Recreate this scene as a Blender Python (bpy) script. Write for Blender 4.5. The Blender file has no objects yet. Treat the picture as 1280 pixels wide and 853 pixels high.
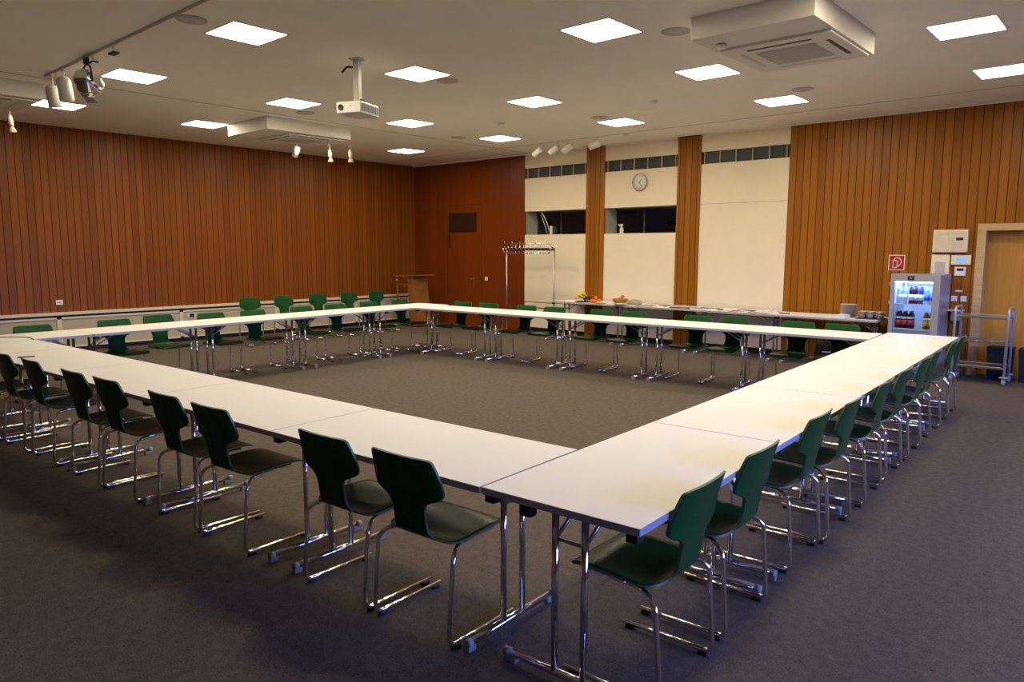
import bpy, bmesh, math, random
from mathutils import Vector, Matrix
random.seed(7)
C = bpy.context.scene.collection
PI = math.pi
rad = math.radians

# ------------------------------------------------------------------ materials
def new_mat(name):
    m = bpy.data.materials.new(name); m.use_nodes = True
    nt = m.node_tree; nt.nodes.clear()
    out = nt.nodes.new('ShaderNodeOutputMaterial')
    return m, nt, out

def principled(name, col, rough=.5, metal=0.0, coat=0.0, noise=0.0, nscale=30.0, bump=0.0, spec=.5,
               trans=0.0, ior=1.45, emis=None, estr=0.0):
    m, nt, out = new_mat(name)
    b = nt.nodes.new('ShaderNodeBsdfPrincipled')
    nt.links.new(b.outputs[0], out.inputs[0])
    b.inputs['Base Color'].default_value = (*col, 1)
    b.inputs['Roughness'].default_value = rough
    b.inputs['Metallic'].default_value = metal
    b.inputs['Coat Weight'].default_value = coat
    b.inputs['Coat Roughness'].default_value = .12
    b.inputs['Specular IOR Level'].default_value = spec
    b.inputs['Transmission Weight'].default_value = trans
    b.inputs['IOR'].default_value = ior
    if emis:
        b.inputs['Emission Color'].default_value = (*emis, 1)
        b.inputs['Emission Strength'].default_value = estr
    tc = nt.nodes.new('ShaderNodeTexCoord')
    n = nt.nodes.new('ShaderNodeTexNoise'); n.inputs['Scale'].default_value = nscale
    n.inputs['Detail'].default_value = 4
    nt.links.new(tc.outputs['Object'], n.inputs['Vector'])
    if noise:
        mr = nt.nodes.new('ShaderNodeMapRange')
        mr.inputs['To Min'].default_value = 1 - noise; mr.inputs['To Max'].default_value = 1 + noise
        mr.inputs['From Min'].default_value = .3; mr.inputs['From Max'].default_value = .7
        nt.links.new(n.outputs['Fac'], mr.inputs['Value'])
        mx = nt.nodes.new('ShaderNodeVectorMath'); mx.operation = 'SCALE'
        mx.inputs[0].default_value = col
        nt.links.new(mr.outputs[0], mx.inputs['Scale'])
        nt.links.new(mx.outputs[0], b.inputs['Base Color'])
    if bump:
        bp = nt.nodes.new('ShaderNodeBump'); bp.inputs['Strength'].default_value = bump
        bp.inputs['Distance'].default_value = .002
        nt.links.new(n.outputs['Fac'], bp.inputs['Height'])
        nt.links.new(bp.outputs[0], b.inputs['Normal'])
    return m

def wood_boards(name, axis, colA, colB, period=.109, offset=0.0, groove=.075, dark=(.05, .015, .004), rough=.38, gdepth=.6):
    """vertical veneer boards with grooves; axis 0/1 = the direction the boards repeat in (object space)"""
    m, nt, out = new_mat(name)
    N = nt.nodes.new; L = nt.links.new
    b = N('ShaderNodeBsdfPrincipled'); L(b.outputs[0], out.inputs[0])
    tc = N('ShaderNodeTexCoord'); sx = N('ShaderNodeSeparateXYZ'); L(tc.outputs['Object'], sx.inputs[0])
    a = N('ShaderNodeMath'); a.operation = 'SUBTRACT'; L(sx.outputs[axis], a.inputs[0]); a.inputs[1].default_value = offset
    d = N('ShaderNodeMath'); d.operation = 'DIVIDE'; L(a.outputs[0], d.inputs[0]); d.inputs[1].default_value = period
    fl = N('ShaderNodeMath'); fl.operation = 'FLOOR'; L(d.outputs[0], fl.inputs[0])
    fr = N('ShaderNodeMath'); fr.operation = 'FRACT'; L(d.outputs[0], fr.inputs[0])
    h = N('ShaderNodeMath'); h.operation = 'SUBTRACT'; L(fr.outputs[0], h.inputs[0]); h.inputs[1].default_value = .5
    ab = N('ShaderNodeMath'); ab.operation = 'ABSOLUTE'; L(h.outputs[0], ab.inputs[0])
    gr = N('ShaderNodeMapRange'); L(ab.outputs[0], gr.inputs['Value'])
    gr.inputs['From Min'].default_value = .5 - groove; gr.inputs['From Max'].default_value = .5 - groove * .35
    wn = N('ShaderNodeTexWhiteNoise'); wn.noise_dimensions = '1D'; L(fl.outputs[0], wn.inputs['W'])
    # stretched grain, shifted per board
    mp = N('ShaderNodeMapping'); L(tc.outputs['Object'], mp.inputs['Vector'])
    mp.inputs['Scale'].default_value = (38, 38, 1.3)
    cmb = N('ShaderNodeCombineXYZ'); ms = N('ShaderNodeMath'); ms.operation = 'MULTIPLY'; ms.inputs[1].default_value = 40
    L(wn.outputs['Value'], ms.inputs[0]); L(ms.outputs[0], cmb.inputs['Z']); L(cmb.outputs[0], mp.inputs['Location'])
    nz = N('ShaderNodeTexNoise'); nz.inputs['Scale'].default_value = 1; nz.inputs['Detail'].default_value = 5
    L(mp.outputs[0], nz.inputs['Vector'])
    s1 = N('ShaderNodeMath'); s1.operation = 'MULTIPLY_ADD'; L(wn.outputs['Value'], s1.inputs[0]); s1.inputs[1].default_value = .5
    L(nz.outputs['Fac'], s1.inputs[2])
    mr = N('ShaderNodeMapRange'); L(s1.outputs[0], mr.inputs['Value']); mr.inputs['From Min'].default_value = .35; mr.inputs['From Max'].default_value = 1.15
    mix = N('ShaderNodeMix'); mix.data_type = 'RGBA'; L(mr.outputs[0], mix.inputs['Factor'])
    mix.inputs['A'].default_value = (*colA, 1); mix.inputs['B'].default_value = (*colB, 1)
    mg = N('ShaderNodeMix'); mg.data_type = 'RGBA'; mf = N('ShaderNodeMath'); mf.operation = 'MULTIPLY'; mf.inputs[1].default_value = .93
    L(gr.outputs[0], mf.inputs[0]); L(mf.outputs[0], mg.inputs['Factor'])
    L(mix.outputs['Result'], mg.inputs['A']); mg.inputs['B'].default_value = (*dark, 1)
    L(mg.outputs['Result'], b.inputs['Base Color'])
    iv = N('ShaderNodeMath'); iv.operation = 'SUBTRACT'; iv.inputs[0].default_value = 1; L(gr.outputs[0], iv.inputs[1])
    bp = N('ShaderNodeBump'); bp.inputs['Strength'].default_value = gdepth; bp.inputs['Distance'].default_value = .004
    L(iv.outputs[0], bp.inputs['Height']); L(bp.outputs[0], b.inputs['Normal'])
    b.inputs['Roughness'].default_value = rough
    b.inputs['Coat Weight'].default_value = .0
    b.inputs['Specular IOR Level'].default_value = .22
    return m

def plain_wood(name, colA, colB, scale=(2, 2, 30), rough=.4):
    m, nt, out = new_mat(name)
    N = nt.nodes.new; L = nt.links.new
    b = N('ShaderNodeBsdfPrincipled'); L(b.outputs[0], out.inputs[0]); b.inputs['Roughness'].default_value = rough
    tc = N('ShaderNodeTexCoord'); mp = N('ShaderNodeMapping'); L(tc.outputs['Object'], mp.inputs['Vector']); mp.inputs['Scale'].default_value = scale
    nz = N('ShaderNodeTexNoise'); nz.inputs['Scale'].default_value = 1.5; nz.inputs['Detail'].default_value = 5; L(mp.outputs[0], nz.inputs['Vector'])
    mr = N('ShaderNodeMapRange'); mr.inputs['From Min'].default_value = .3; mr.inputs['From Max'].default_value = .7; L(nz.outputs['Fac'], mr.inputs['Value'])
    mix = N('ShaderNodeMix'); mix.data_type = 'RGBA'; L(mr.outputs[0], mix.inputs['Factor'])
    mix.inputs['A'].default_value = (*colA, 1); mix.inputs['B'].default_value = (*colB, 1)
    L(mix.outputs['Result'], b.inputs['Base Color'])
    return m

def carpet_mat():
    m, nt, out = new_mat('carpet')
    N = nt.nodes.new; L = nt.links.new
    b = N('ShaderNodeBsdfPrincipled'); L(b.outputs[0], out.inputs[0]); b.inputs['Roughness'].default_value = 1; b.inputs['Specular IOR Level'].default_value = .1
    tc = N('ShaderNodeTexCoord')
    n1 = N('ShaderNodeTexNoise'); n1.inputs['Scale'].default_value = 130; n1.inputs['Detail'].default_value = 3; L(tc.outputs['Object'], n1.inputs['Vector'])
    n2 = N('ShaderNodeTexNoise'); n2.inputs['Scale'].default_value = 22; n2.inputs['Detail'].default_value = 4; L(tc.outputs['Object'], n2.inputs['Vector'])
    ad = N('ShaderNodeMath'); ad.operation = 'MULTIPLY_ADD'; L(n2.outputs['Fac'], ad.inputs[0]); ad.inputs[1].default_value = .5; L(n1.outputs['Fac'], ad.inputs[2])
    mr = N('ShaderNodeMapRange'); mr.inputs['From Min'].default_value = .55; mr.inputs['From Max'].default_value = .95; L(ad.outputs[0], mr.inputs['Value'])
    mix = N('ShaderNodeMix'); mix.data_type = 'RGBA'; L(mr.outputs[0], mix.inputs['Factor'])
    mix.inputs['A'].default_value = (.070, .057, .047, 1); mix.inputs['B'].default_value = (.148, .121, .099, 1)
    L(mix.outputs['Result'], b.inputs['Base Color'])
    bp = N('ShaderNodeBump'); bp.inputs['Strength'].default_value = .6; bp.inputs['Distance'].default_value = .004
    L(n1.outputs['Fac'], bp.inputs['Height']); L(bp.outputs[0], b.inputs['Normal'])
    return m

def emission(name, col, s):
    m, nt, out = new_mat(name)
    e = nt.nodes.new('ShaderNodeEmission'); e.inputs[0].default_value = (*col, 1); e.inputs[1].default_value = s
    nt.links.new(e.outputs[0], out.inputs[0]); return m

def glass(name, tint=(1, 1, 1), rough=0.0):
    m, nt, out = new_mat(name)
    N = nt.nodes.new; L = nt.links.new
    t = N('ShaderNodeBsdfTransparent'); t.inputs[0].default_value = (*tint, 1)
    g = N('ShaderNodeBsdfGlossy'); g.inputs['Roughness'].default_value = .02
    fr = N('ShaderNodeFresnel'); fr.inputs[0].default_value = 1.3
    mx = N('ShaderNodeMixShader'); L(fr.outputs[0], mx.inputs[0]); L(t.outputs[0], mx.inputs[1]); L(g.outputs[0], mx.inputs[2]); L(mx.outputs[0], out.inputs[0])
    return m

WOODA, WOODB = (.235, .078, .004), (.36, .128, .008)
M = dict(
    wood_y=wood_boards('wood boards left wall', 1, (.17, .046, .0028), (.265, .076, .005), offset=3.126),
    wood_x=wood_boards('wood boards back wall', 0, WOODA, WOODB, offset=-4.444),
    wood_corner=wood_boards('wood veneer corner bay', 0, (.165, .030, .0018), (.205, .040, .003), period=.218, offset=-9.77, groove=.02, gdepth=.25),
    carpet=carpet_mat(),
    ceil=principled('ceiling paint', (.90, .87, .80), .9, noise=.015, nscale=3),
    cream=principled('cream painted board', (.80, .70, .53), .7, noise=.02, nscale=4),
    white=principled('white laminate', (.81, .79, .76), .5, noise=.012, nscale=8, spec=.25),
    edge=principled('grey plastic edge', (.36, .37, .43), .45, noise=.03),
    chrome=principled('chrome', (.82, .82, .83), .09, 1.0, noise=.03, nscale=12),
    darkchrome=principled('brushed steel', (.45, .45, .46), .3, 1.0, noise=.05),
    cap=principled('grey plastic cap', (.26, .26, .265), .5, noise=.03),
    black=principled('black plastic', (.012, .012, .013), .45, noise=.1),
    green=principled('green lacquered plywood', (.009, .062, .014), .27, spec=.13, coat=.0, noise=.18, nscale=7),
    plyedge=principled('plywood edge', (.10, .16, .07), .5, noise=.2, nscale=60),
    whitep=principled('white plastic', (.78, .76, .72), .4, noise=.01),
    greyp=principled('grey plastic', (.30, .30, .31), .5, noise=.03),
    lit=emission('lit ceiling panel', (1.0, .865, .62), 28.0),
    grille=principled('dark grille', (.05, .05, .048), .55, noise=.1, nscale=80),
    grillewood=principled('dark wood grille', (.035, .010, .004), .5, noise=.2, nscale=60),
    acgrille=principled('grey louvre', (.50, .47, .44), .7, noise=.1, nscale=90),
    heater=principled('beige pressed fibre panel', (.46, .40, .31), .85, noise=.14, nscale=90),
    heaterframe=principled('cream steel frame', (.66, .59, .47), .5, noise=.02),
    ledge=principled('cream stone sill', (.70, .60, .46), .5, noise=.05, nscale=20),
    pale=plain_wood('pale beech', (.50, .33, .15), (.62, .42, .21)),
    doorwood=plain_wood('orange door veneer', (.44, .20, .032), (.56, .27, .045), scale=(25, 25, 1.2)),
    beech=plain_wood('reddish beech', (.24, .085, .016), (.31, .12, .025)),
    fridge=principled('silver painted steel', (.42, .42, .44), .35, .3, noise=.02),
    fridgein=principled('white fridge liner', (.8, .82, .85), .4, noise=.01),
    fridgelight=emission('fridge lamp', (.26, .46, 1.0), 60.0),
    glass=glass('clear glass'),
    red=principled('red sign', (.40, .012, .008), .5, noise=.02),
    brass=principled('brass', (.6, .45, .2), .3, 1.0, noise=.05),
    darkroom=principled('dark hall paint', (.20, .21, .19), .8, noise=.1, nscale=3),
    reveal=principled('grey green reveal', (.42, .42, .33), .7, noise=.02),
    bin=principled('navy plastic', (.006, .007, .016), .6, noise=.1),
    cloth=principled('black nylon', (.008, .008, .009), .9, noise=.2, nscale=60, spec=.1),
    screen=emission('thermostat screen', (.25, .45, .9), .8),
)

M['tubegrey'] = principled('satin grey tube', (.50, .50, .50), .35, .55, noise=.02)
M['aclight'] = principled('pale louvre', (.60, .57, .53), .75, noise=.06, nscale=90)
# ------------------------------------------------------------------ mesh tools
def nb(): return bmesh.new()

def add_box(bm, x0, x1, y0, y1, z0, z1, bev=0.0, mi=0):
    r = bmesh.ops.create_cube(bm, size=1)
    vs = r['verts']
    for v in vs:
        v.co = Vector(((x0 + x1) / 2 + v.co.x * (x1 - x0), (y0 + y1) / 2 + v.co.y * (y1 - y0), (z0 + z1) / 2 + v.co.z * (z1 - z0)))
    fs = set(f for v in vs for f in v.link_faces)
    for f in fs: f.material_index = mi
    if bev > 0:
        es = list(set(e for v in vs for e in v.link_edges))
        rr = bmesh.ops.bevel(bm, geom=es, offset=bev, segments=2, affect='EDGES', profile=.5)
        for f in rr['faces']: f.material_index = mi
    return vs

def add_tube(bm, pts, r, n=10, mi=0, caps=True, r2=None):
    pts = [Vector(p) for p in pts]
    rings = []
    prev = None
    for i, p in enumerate(pts):
        if i == 0: d = pts[1] - pts[0]
        elif i == len(pts) - 1: d = pts[-1] - pts[-2]
        else: d = (pts[i + 1] - p).normalized() + (p - pts[i - 1]).normalized()
        d.normalize()
        if prev is None:
            a = Vector((0, 0, 1)) if abs(d.z) < .9 else Vector((1, 0, 0))
            u = d.cross(a).normalized()
        else:
            u = (prev - d * prev.dot(d)).normalized()
        prev = u; w = d.cross(u)
        rr = r if r2 is None else r + (r2 - r) * i / (len(pts) - 1)
        rings.append([bm.verts.new(p + (u * math.cos(2 * PI * k / n) + w * math.sin(2 * PI * k / n)) * rr) for k in range(n)])
    for a, b in zip(rings, rings[1:]):
        for k in range(n):
            f = bm.faces.new((a[k], a[(k + 1) % n], b[(k + 1) % n], b[k])); f.smooth = True; f.material_index = mi
    if caps:
        f = bm.faces.new(list(reversed(rings[0]))); f.material_index = mi
        f = bm.faces.new(rings[-1]); f.material_index = mi

def add_lathe(bm, prof, n=20, center=(0, 0, 0), mi=0, mat=None, smooth=True):
    """prof: list of (r,z)"""
    c = Vector(center); rings = []
    for r, z in prof:
        if r < 1e-5:
            v = bm.verts.new(Vector((0, 0, z))); rings.append([v])
        else:
            rings.append([bm.verts.new(Vector((r * math.cos(2 * PI * k / n), r * math.sin(2 * PI * k / n), z))) for k in range(n)])
    for a, b in zip(rings, rings[1:]):
        if len(a) == 1 and len(b) == 1: continue
        for k in range(n):
            if len(a) == 1: f = bm.faces.new((a[0], b[(k + 1) % n], b[k]))
            elif len(b) == 1: f = bm.faces.new((a[k], a[(k + 1) % n], b[0]))
            else: f = bm.faces.new((a[k], a[(k + 1) % n], b[(k + 1) % n], b[k]))
            f.smooth = smooth; f.material_index = mi
    if len(rings[0]) > 1: bm.faces.new(list(reversed(rings[0]))).material_index = mi
    if len(rings[-1]) > 1: bm.faces.new(rings[-1]).material_index = mi
    for ring in rings:
        for v in ring:
            if mat is not None: v.co = mat @ v.co
            v.co += c

def fillet(pts, r, n=5):
    pts = [Vector(p) for p in pts]
    out = [pts[0]]
    for i in range(1, len(pts) - 1):
        a, b, c = pts[i - 1], pts[i], pts[i + 1]
        u = (a - b); v = (c - b)
        rr = min(r if not isinstance(r, (list, tuple)) else r[i], u.length * .49, v.length * .49)
        p0 = b + u.normalized() * rr; p1 = b + v.normalized() * rr
        for k in range(n + 1):
            t = k / n
            out.append((1 - t) ** 2 * p0 + 2 * t * (1 - t) * b + t * t * p1)
    out.append(pts[-1])
    return out

def obj(name, bm, mats, parent=None, loc=(0, 0, 0), rotz=0, smooth=False, fixn=True):
    if fixn: bmesh.ops.recalc_face_normals(bm, faces=bm.faces[:])
    me = bpy.data.meshes.new(name); bm.to_mesh(me); bm.free()
    if not isinstance(mats, (list, tuple)): mats = [mats]
    for m in mats: me.materials.append(m)
    if smooth:
        for p in me.polygons: p.use_smooth = True
    o = bpy.data.objects.new(name, me); C.objects.link(o)
    o.location = loc; o.rotation_euler = (0, 0, rotz)
    if parent: o.parent = parent
    return o

def thing(name, label, cat, loc=(0, 0, 0), rotz=0, group=None):
    o = bpy.data.objects.new(name, None); C.objects.link(o)
    o.location = loc; o.rotation_euler = (0, 0, rotz); o.empty_display_size = .1
    return tag(o, label, cat, group)

def tag(o, label, cat, group=None):
    o['label'] = label; o['category'] = cat
    if group: o['group'] = group
    return o

def struct(name, bm, mats, parent=None, label=None, **k):
    o = obj(name, bm, mats, parent, **k)
    if parent is None: o['kind'] = 'structure'
    if label: o['label'] = label
    return o

def copy_tree(o, parent=None):
    c = o.copy(); C.objects.link(c); c.parent = parent
    for ch in KIDS.get(o.name, []): copy_tree(ch, c)
    return c

KIDS = {}
def index_kids(root):
    def walk(o):
        KIDS[o.name] = [x for x in bpy.data.objects if x.parent == o]
        for x in KIDS[o.name]: walk(x)
    walk(root)

ORD = ['first', 'second', 'third', 'fourth', 'fifth', 'sixth', 'seventh', 'eighth', 'ninth', 'tenth']

# ------------------------------------------------------------------ room
XL, XR, YB, YF, HC = -13.165, 4.6, 11.365, -3.2, 3.5565
bm = nb(); add_box(bm, XL - .3, XR + .3, YF - .3, YB + .25, -.12, 0); struct('floor', bm, M['carpet'])
bm = nb(); add_box(bm, XL - .3, XR + .3, YF - .3, YB + .6, HC, HC + .15); struct('ceiling', bm, M['ceil'])
bm = nb(); add_box(bm, XL - .2, XL, YF - .2, YB + .2, 0, HC); struct('wall_left', bm, M['wood_y'])
bm = nb(); add_box(bm, XL - .2, XR + .2, YF - .2, YF, 0, HC); struct('wall_front', bm, M['wood_x'])
# right wall with a long band of windows (outside the picture, it lets the evening sky in)
WZ0, WZ1 = .85, 2.75
bm = nb()
add_box(bm, XR, XR + .2, YF, YB + .2, 0, WZ0); add_box(bm, XR, XR + .2, YF, YB + .2, WZ1, HC)
for y0, y1 in ((YF, 1.2), (5.2, 5.6), (9.6, YB + .2)): add_box(bm, XR, XR + .2, y0, y1, WZ0, WZ1)
struct('wall_right', bm, M['wood_y'])
for i, (y0, y1) in enumerate(((1.2, 5.2), (5.6, 9.6))):
    bm = nb()
    for a, b in ((y0, y0 + .06), ((y0 + y1) / 2 - .03, (y0 + y1) / 2 + .03), (y1 - .06, y1)): add_box(bm, XR + .06, XR + .12, a, b, WZ0, WZ1)
    for a, b in ((WZ0, WZ0 + .06), (WZ1 - .06, WZ1)): add_box(bm, XR + .06, XR + .12, y0, y1, a, b)
    w = struct('window_%d' % (i + 4), bm, M['whitep'])
    ld = bpy.data.lights.new('sky_portal', 'AREA'); ld.shape = 'RECTANGLE'; ld.size = WZ1 - WZ0; ld.size_y = y1 - y0
    ld.cycles.is_portal = True
    lo = bpy.data.objects.new('sky_portal', ld); C.objects.link(lo); lo.location = (XR + .21, (y0 + y1) / 2, (WZ0 + WZ1) / 2)
    lo.rotation_euler = (0, rad(90), 0)

# back wall : wood at both ends, three bays between pillars
def wall_seg(bm, x0, x1, z0, z1, y0=None, th=.22):
    y0 = YB if y0 is None else y0
    add_box(bm, x0, x1, y0, y0 + th, z0, z1)
bm = nb(); wall_seg(bm, XL - .2, -9.775, 0, HC); struct('wall_back', bm, M['wood_corner'])
bm = nb()
DX0, DX1, DZ = -1.80, -.78, 1.925
wall_seg(bm, -4.444, DX0 - .10, 0, HC); wall_seg(bm, DX0 - .10, DX1 + .10, DZ + .09, HC); wall_seg(bm, DX1 + .10, XR + .2, 0, HC)
struct('wall_back.001', bm, M['wood_x'])
PIL = ((-8.245, -7.84), (-6.345, -5.915))
for i, (a, b) in enumerate(PIL):
    bm = nb(); add_box(bm, a, b, YB - .02, YB + .42, 0, HC); struct('trim_%d' % (i + 1), bm, M['wood_x'])
BAYS = ((-9.775, -8.245), (-7.84, -6.345), (-5.915, -4.444))
for i, (a, b) in enumerate(BAYS):
    bm = nb()
    wall_seg(bm, a, b, .63, 1.96 if i < 2 else 2.425, th=.04)          # lower board
    wall_seg(bm, a, b, .10, .600, th=.04)
    wall_seg(bm, a, b, 2.425, 3.075, th=.04)
    wall_seg(bm, a, b, 3.275, HC, th=.04)
    w = struct('window_%d' % (i + 1), bm, M['cream'])
    if i == 2:
        bm = nb(); add_box(bm, a, b, YB - .003, YB, 2.420, 2.427); obj('joint', bm, M['heater'], w)
    bm = nb(); add_box(bm, a, b, YB + .05, YB + .07, 3.05, 3.30)
    obj('air_grille', bm, M['grille'], w)
    bm = nb()
    n = 5; off = .04
    for k in range(n + 1):
        x = a + .045 + (b - a - .10) * k / n
        add_box(bm, x - .005, x + .005, YB + .01, YB + .06, 3.075, 3.275)
    obj('grille_divider', bm, M['acgrille'], w)
    bm = nb(); add_box(bm, a, b, YB + .05, YB + .07, .0, .70); obj('plinth', bm, M['black'], w)
    bm = nb(); add_box(bm, a, b, YB - .006, YB + .05, .612, .632); obj('sill', bm, M['ledge'], w)
    # recess: reveals, sash, pane
    if i < 2:
        bm = nb()
        add_box(bm, a, a + .012, YB + .04, YB + .40, 1.93, 2.45); add_box(bm, b - .012, b, YB + .04, YB + .40, 1.93, 2.45)
        add_box(bm, a, b, YB + .04, YB + .40, 1.93, 1.955); add_box(bm, a, b, YB + .04, YB + .40, 2.43, 2.46)
        obj('reveal', bm, M['reveal'], w)
        bm = nb()
        xm = a + (b - a) * .42
        add_box(bm, xm - .012, xm + .012, YB + .36, YB + .39, 1.95, 2.43)
        add_box(bm, a, b, YB + .36, YB + .39, 2.405, 2.43); add_box(bm, a, b, YB + .36, YB + .39, 1.95, 1.968)
        obj('sash', bm, M['grille'], w)
        bm = nb(); add_box(bm, a, b, YB + .372, YB + .376, 1.95, 2.43); obj('pane', bm, M['glass'], w)
# window rods and spray bottle
bm = nb()
add_tube(bm, [(-9.42, YB + .10, 2.42), (-9.33, YB + .16, 2.2), (-9.27, YB + .2, 1.96)], .008)
add_tube(bm, [(-9.50, YB + .16, 2.42), (-9.37, YB + .24, 1.96)], .006)
tag(obj('stay_arm', bm, M['whitep']), 'pair of thin pale window stays leaning in the leftmost dark window', 'window stay')
bm = nb(); add_box(bm, -9.19, -9.15, YB + .08, YB + .12, 1.955, 2.13, .004)
tag(obj('window_catch', bm, M['whitep']), 'short white upright post on the sill of the leftmost dark window', 'post')
bm = nb(); add_box(bm, -9.33, -9.2, YB + .26, YB + .34, 1.955, 2.12, .01)
tag(obj('control_box', bm, M['grille']), 'small dark grey box on the sill of the leftmost dark window', 'box')
t = thing('spray_bottle', 'white spray bottle standing on the window sill right of the first pillar', 'bottle', (-7.60, YB + .22, 1.955))
bm = nb(); add_lathe(bm, [(.0, 0), (.034, 0), (.036, .02), (.036, .09), (.016, .125), (.014, .14)]); obj('bottle_body', bm, M['whitep'], t)
bm = nb(); add_box(bm, -.012, .012, -.012, .012, .138, .158, .003); add_box(bm, -.075, .03, -.011, .011, .155, .18, .004); add_box(bm, -.05, -.04, -.005, .005, .125, .158, .002)
obj('trigger_head', bm, M['whitep'], t)
# dark hall behind the windows
bm = nb()
add_box(bm, -10.2, -5.2, 14.4, 14.5, 0, HC); add_box(bm, -10.3, -10.2, YB + .4, 14.5, 0, HC); add_box(bm, -5.2, -5.1, YB + .4, 14.5, 0, HC)
add_box(bm, -10.3, -5.1, YB + .4, 14.5, -.1, 0); add_box(bm, -10.3, -5.1, YB + .42, 14.5, HC, HC + .1)
struct('wall_hall', bm, M['darkroom'])
for i, (x, z, w_, h_, nm) in enumerate(((-9.7, 2.62, .5, .14, 0), (-9.25, 2.62, .42, .26, 1), (-8.0, 2.25, .5, .1, 2))):
    bm = nb(); add_box(bm, x - w_ / 2, x + w_ / 2, 14.36, 14.40, z - h_ / 2, z + h_ / 2, .004)
    tag(obj('dark_picture', bm, M['black']), ('long low black panel hanging in the dark hall beyond the windows', 'black framed picture hanging in the dark hall beyond the second window', 'narrow black panel low in the dark hall beyond the second window')[i], 'picture')
def text_obj(name, body, size, loc, rot, mat, parent=None, ext=.001):
    cu = bpy.data.curves.new(name, 'FONT'); cu.body = body; cu.size = size; cu.extrude = ext
    cu.align_x = 'CENTER'; cu.align_y = 'CENTER'; cu.materials.append(mat)
    tmp = bpy.data.objects.new(name, cu); me = bpy.data.meshes.new_from_object(tmp); me.materials.clear(); me.materials.append(mat)
    bpy.data.objects.remove(tmp)
    o = bpy.data.objects.new(name, me); C.objects.link(o); o.location = loc; o.rotation_euler = rot
    if parent: o.parent = parent
    return o
tag(text_obj('hall_number', '2a', .2, (-8.45, 14.39, 2.62), (rad(90), 0, 0), M['black']), 'dark lettering 2a on the hall wall seen through the second window', 'lettering')

# ceiling joints (thin shadow gaps / tracks)
for i, (x0, x1, y0, y1) in enumerate(((-9.62, -9.60, YF, YB), (XL, XR, 10.40, 10.415))):
    bm = nb(); add_box(bm, x0, x1, y0, y1, HC - .004, HC + .01); struct('trim_%d' % (i + 3), bm, M['acgrille'])
bm = nb(); add_box(bm, XL, XR, YB - .02, YB, HC - .02, HC + .01); struct('trim_5', bm, M['ceil'])

# door on the right in a pale frame
bm = nb()
add_box(bm, DX0 - .10, DX0, YB - .012, YB + .22, 0, DZ + .09); add_box(bm, DX1, DX1 + .10, YB - .012, YB + .22, 0, DZ + .09)
add_box(bm, DX0, DX1, YB - .012, YB + .22, DZ, DZ + .09)
d = struct('door_1', bm, M['pale'])
bm = nb(); add_box(bm, DX0 + .001, DX1 - .001, YB + .17, YB + .215, 0.005, DZ - .001); leaf = obj('door_leaf', bm, M['doorwood'], d)
bm = nb(); add_tube(bm, [(DX1 - .1, YB + .17, 1.02), (DX1 - .1, YB + .12, 1.02), (DX1 - .22, YB + .12, 1.02)], .009); obj('handle', bm, M['chrome'], leaf)
# flush door in the corner bay
bm = nb()
add_box(bm, -12.06, -12.052, YB - .003, YB, 0, 2.62); add_box(bm, -11.0, -10.992, YB - .003, YB, 0, 2.62); add_box(bm, -12.06, -10.992, YB - .003, YB, 2.612, 2.62)
d = struct('door_2', bm, principled('dark seam', (.03, .008, .002), .7, noise=.1))
bm = nb(); add_box(bm, -12.05, -11.001, YB - .002, YB + .01, 0.0, 2.61); obj('door_leaf', bm, M['wood_corner'], d)
bm = nb(); add_box(bm, -11.235, -11.205, YB - .012, YB - .002, .86, 1.08, .004); add_tube(bm, [(-11.22, YB - .01, 1.03), (-11.22, YB - .055, 1.03), (-11.33, YB - .055, 1.03)], .009)
obj('handle', bm, M['brass'], d)
bm = nb(); add_box(bm, -12.0, -11.96, YB - .015, YB, 1.70, 2.0, .003); obj('hinge', bm, M['black'], d)
bm = nb()
add_box(bm, -11.985, -11.135, YB - .012, YB, 2.04, 2.46)
for k in range(22):
    x = -11.965 + k * .0385; add_box(bm, x, x + .016, YB - .022, YB - .010, 2.06, 2.44)
tag(obj('wood_vent', bm, M['grillewood']), 'dark slatted wooden vent grille set in the reddish corner panelling', 'vent')
def plate(name, label, cat, x, z, w, h, mat=None, y=None, d_=.014, group=None):
    y = YB if y is None else y
    bm = nb(); add_box(bm, x - w / 2, x + w / 2, y - d_, y, z - h / 2, z + h / 2, min(.004, d_ * .3))
    return tag(obj(name, bm, mat or M['whitep']), label, cat, group)
def switch(name, label, x, z, s=.08):
    o = plate(name, label, 'switch', x, z, s, s)
    bm = nb(); add_box(bm, x - s * .33, x + s * .33, YB - .020, YB - .012, z - s * .33, z + s * .33, .003); obj('rocker', bm, M['whitep'], o)
    return o
switch('light_switch', 'white light switch beside the door handle in the reddish corner panelling', -10.85, 1.04)
switch('light_switch', 'left one of the two white light switches below the thermostat', -2.112, 1.02, .075)
switch('light_switch', 'right one of the two white light switches below the thermostat', -2.002, 1.02, .075)
plate('name_strip', 'narrow pale label strip above the pair of white light switches', 'label strip', -2.065, 1.123, .085, .025)
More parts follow.
